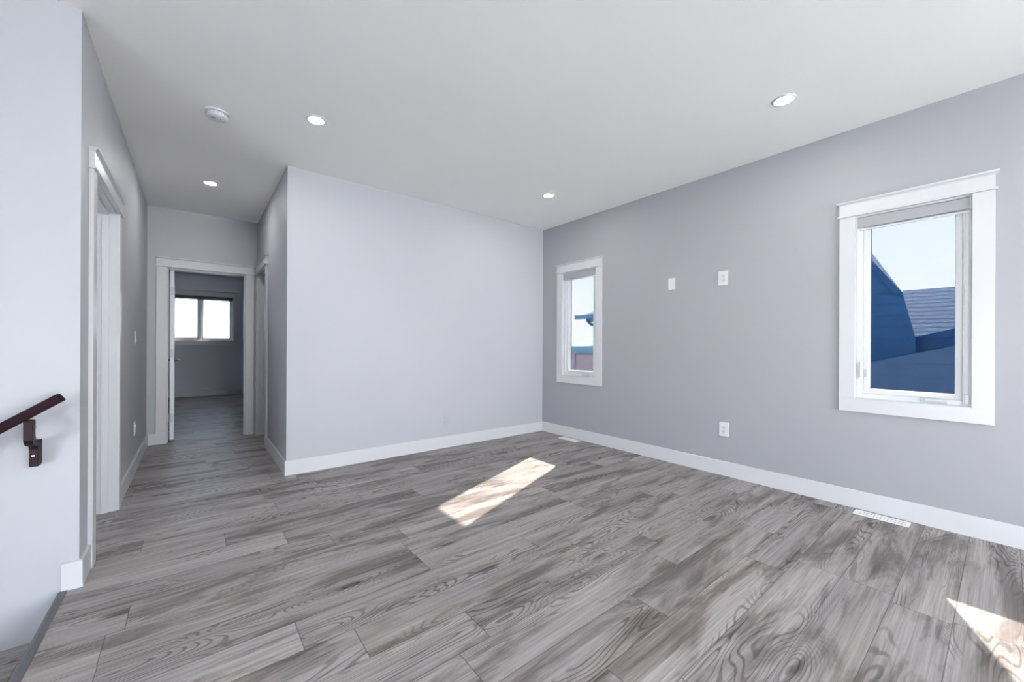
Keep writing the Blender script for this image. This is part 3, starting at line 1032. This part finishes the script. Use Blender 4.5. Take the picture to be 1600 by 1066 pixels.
# steep entry gable, its wall facing this room
XA = 7.6
apex = kp(XA, 0.245, 0.302)
a_r = kp(XA, 0.1176, 0.1012)
lowr = kp(XA, 0.1009, 0.0198)
lb = kp(XA, 0.0970, -0.335)
apl = (2 * apex[0] - a_r[0], a_r[1])
pts = [lb, lowr, a_r, apex, apl, (apl[0], -1.4)]
gm = MB()
back = [(p_[0] + (0.65 if p_[0] < apex[0] - 0.01 else (-0.65 if p_[0] > apex[0] + 0.01 else 0)), p_[1]) for p_ in pts]
n6 = len(pts)
gm.poly([(XA, *p_) for p_ in pts] + [(XA + 2.6, *p_) for p_ in back],
        [list(range(n6)), list(range(2 * n6 - 1, n6 - 1, -1))] + [[i, n6 + i, n6 + (i + 1) % n6, (i + 1) % n6] for i in range(n6)])
gm.build('gable_wall', M['siding'], nb)
for e0 in (a_r, apl):
    d = (Vector(apex) - Vector(e0)).normalized()
    n_ = Vector((d.y, -d.x)) * (0.07 if e0 is a_r else -0.07)
    if n_.y > 0: n_ = -n_
    MB().prism([e0, tuple(apex), (apex[0] + n_.x, apex[1] + n_.y), (e0[0] + n_.x, e0[1] + n_.y)], 0, XA - 0.03, XA + 0.02).build('rake_board', M['siding'], nb)
# wing with a shingled slope towards this room
XR0, XR1 = 8.6, 10.6
zr = H + 0.1042 * XR1
z0_ = zr - (XR1 - XR0) * 0.62
MB().prism([(XR0, z0_ - 0.1), (XR1, zr), (XR1 + 2.0, z0_ - 0.1)], 1, -4.5, 1.24).build('shingle_roof', M['shingle'], nb)
MB().box(XR0 + 0.3, XR1 + 1.7, -4.3, 1.2, -1.4, z0_ - 0.1).build('wing_wall', M['siding'], nb)
# lower gable in front of the wing and the garage wall before it
XB = 7.9
p0 = kp(XB, 0.1012, 0.0197); p1 = kp(XB, -0.05, 0.0660); p2 = kp(XB, -0.2, 0.020)
MB().prism([(p0[0], -1.4), p0, p1, p2, (p2[0], -1.4)], 0, XB, XB + 0.9).build('porch_gable', M['siding'], nb)
XC = 6.7
c0 = kp(XC, 0.2400, -0.0497); c1 = kp(XC, -0.06, 0.0373); c2 = kp(XC, -0.25, -0.018)
MB().prism([(c0[0], -1.4), c0, c1, c2, (c2[0], -1.4)], 0, XC, XC + 0.85).build('garage_wall', M['siding_light'], nb)

# second house: eave with gutter and downspout, seen in the far window
h2_ = thing('neighbouring_house', 'pale blue eave with gutter and downspout outside the far window', 'house', (9.0, 5.5, -1.4))
ye, ze = 7.166, H + 0.0935 * 8
ye0 = 4.2
rise2 = 0.47
v = [(8, ye, ze), (8, ye0, ze), (12, ye, ze), (12, ye0, ze), (10, ye - 2.0, ze + 2.0 * rise2), (10, ye0 + 0.05, ze + 2.0 * rise2)]
th_ = 0.05
vv = [(a_, b_, c_ + th_) for (a_, b_, c_) in v]
MB().poly(v[:4] + vv, [(0, 1, 3, 2), (4, 5, 9, 8), (6, 8, 9, 7), (4, 8, 6), (5, 7, 9), (0, 1, 5, 4), (1, 3, 7, 5), (2, 6, 7, 3), (0, 4, 6, 2)]).build('hip_roof', M['fascia'], h2_)
MB().prism([(7.90, ze - 0.02), (8.02, ze - 0.02), (8.02, ze + 0.08), (7.88, ze + 0.08)], 1, ye0, ye + 0.02).build('gutter', M['soffit'], h2_)
MB().box(8.02, 11.9, ye0 + 0.02, ye - 0.28, ze - 0.10, ze + 0.01).build('soffit', M['soffit'], h2_)
MB().box(8.55, 11.5, ye0 + 0.1, ye - 0.62, -1.4, ze - 0.1).build('house_wall', M['siding_light'], h2_)
ds_ = MB()
ds_.tube([(7.96, ye - 0.36, ze - 0.01), (7.97, ye - 0.36, ze - 0.08), (8.05, ye - 0.40, ze - 0.16), (8.30, ye - 0.58, ze - 0.28), (8.48, ye - 0.68, ze - 0.36), (8.50, ye - 0.70, ze - 0.46), (8.50, ye - 0.70, -1.35)], 0.035, 10)
ds_.build('downspout', M['fascia'], h2_, smooth=True)

fn = thing('fence', 'mauve brown board fence below the eave in the far window', 'fence', (20, 17, -1.4))
MB().box(20.0, 20.05, 10.5, 26.0, -1.35, 0.70).build('board_panel', M['fence'], fn)
for k in range(7):
    y = 10.6 + k * 2.5
    MB().box(19.9, 20.0, y, y + 0.1, -1.4, 0.74).build('post', M['fence'], fn)
MB().box(19.93, 20.08, 10.5, 26.0, 0.66, 0.71).build('cap_rail', M['siding_light'], fn)

tl = MB()
import random
random.seed(4)
pts = [(70.0, -1.4)]
y = 70.0
while y < 150:
    pts.append((y, 1.25 + random.random() * 0.35))
    y += 0.8 + random.random() * 1.6
pts.append((150.0, -1.4))
tl.prism(pts, 0, 118, 124)
tag(tl.build('treeline', M['tree']), 'hazy blue tree line on the horizon in the far window', 'trees', kind='stuff')
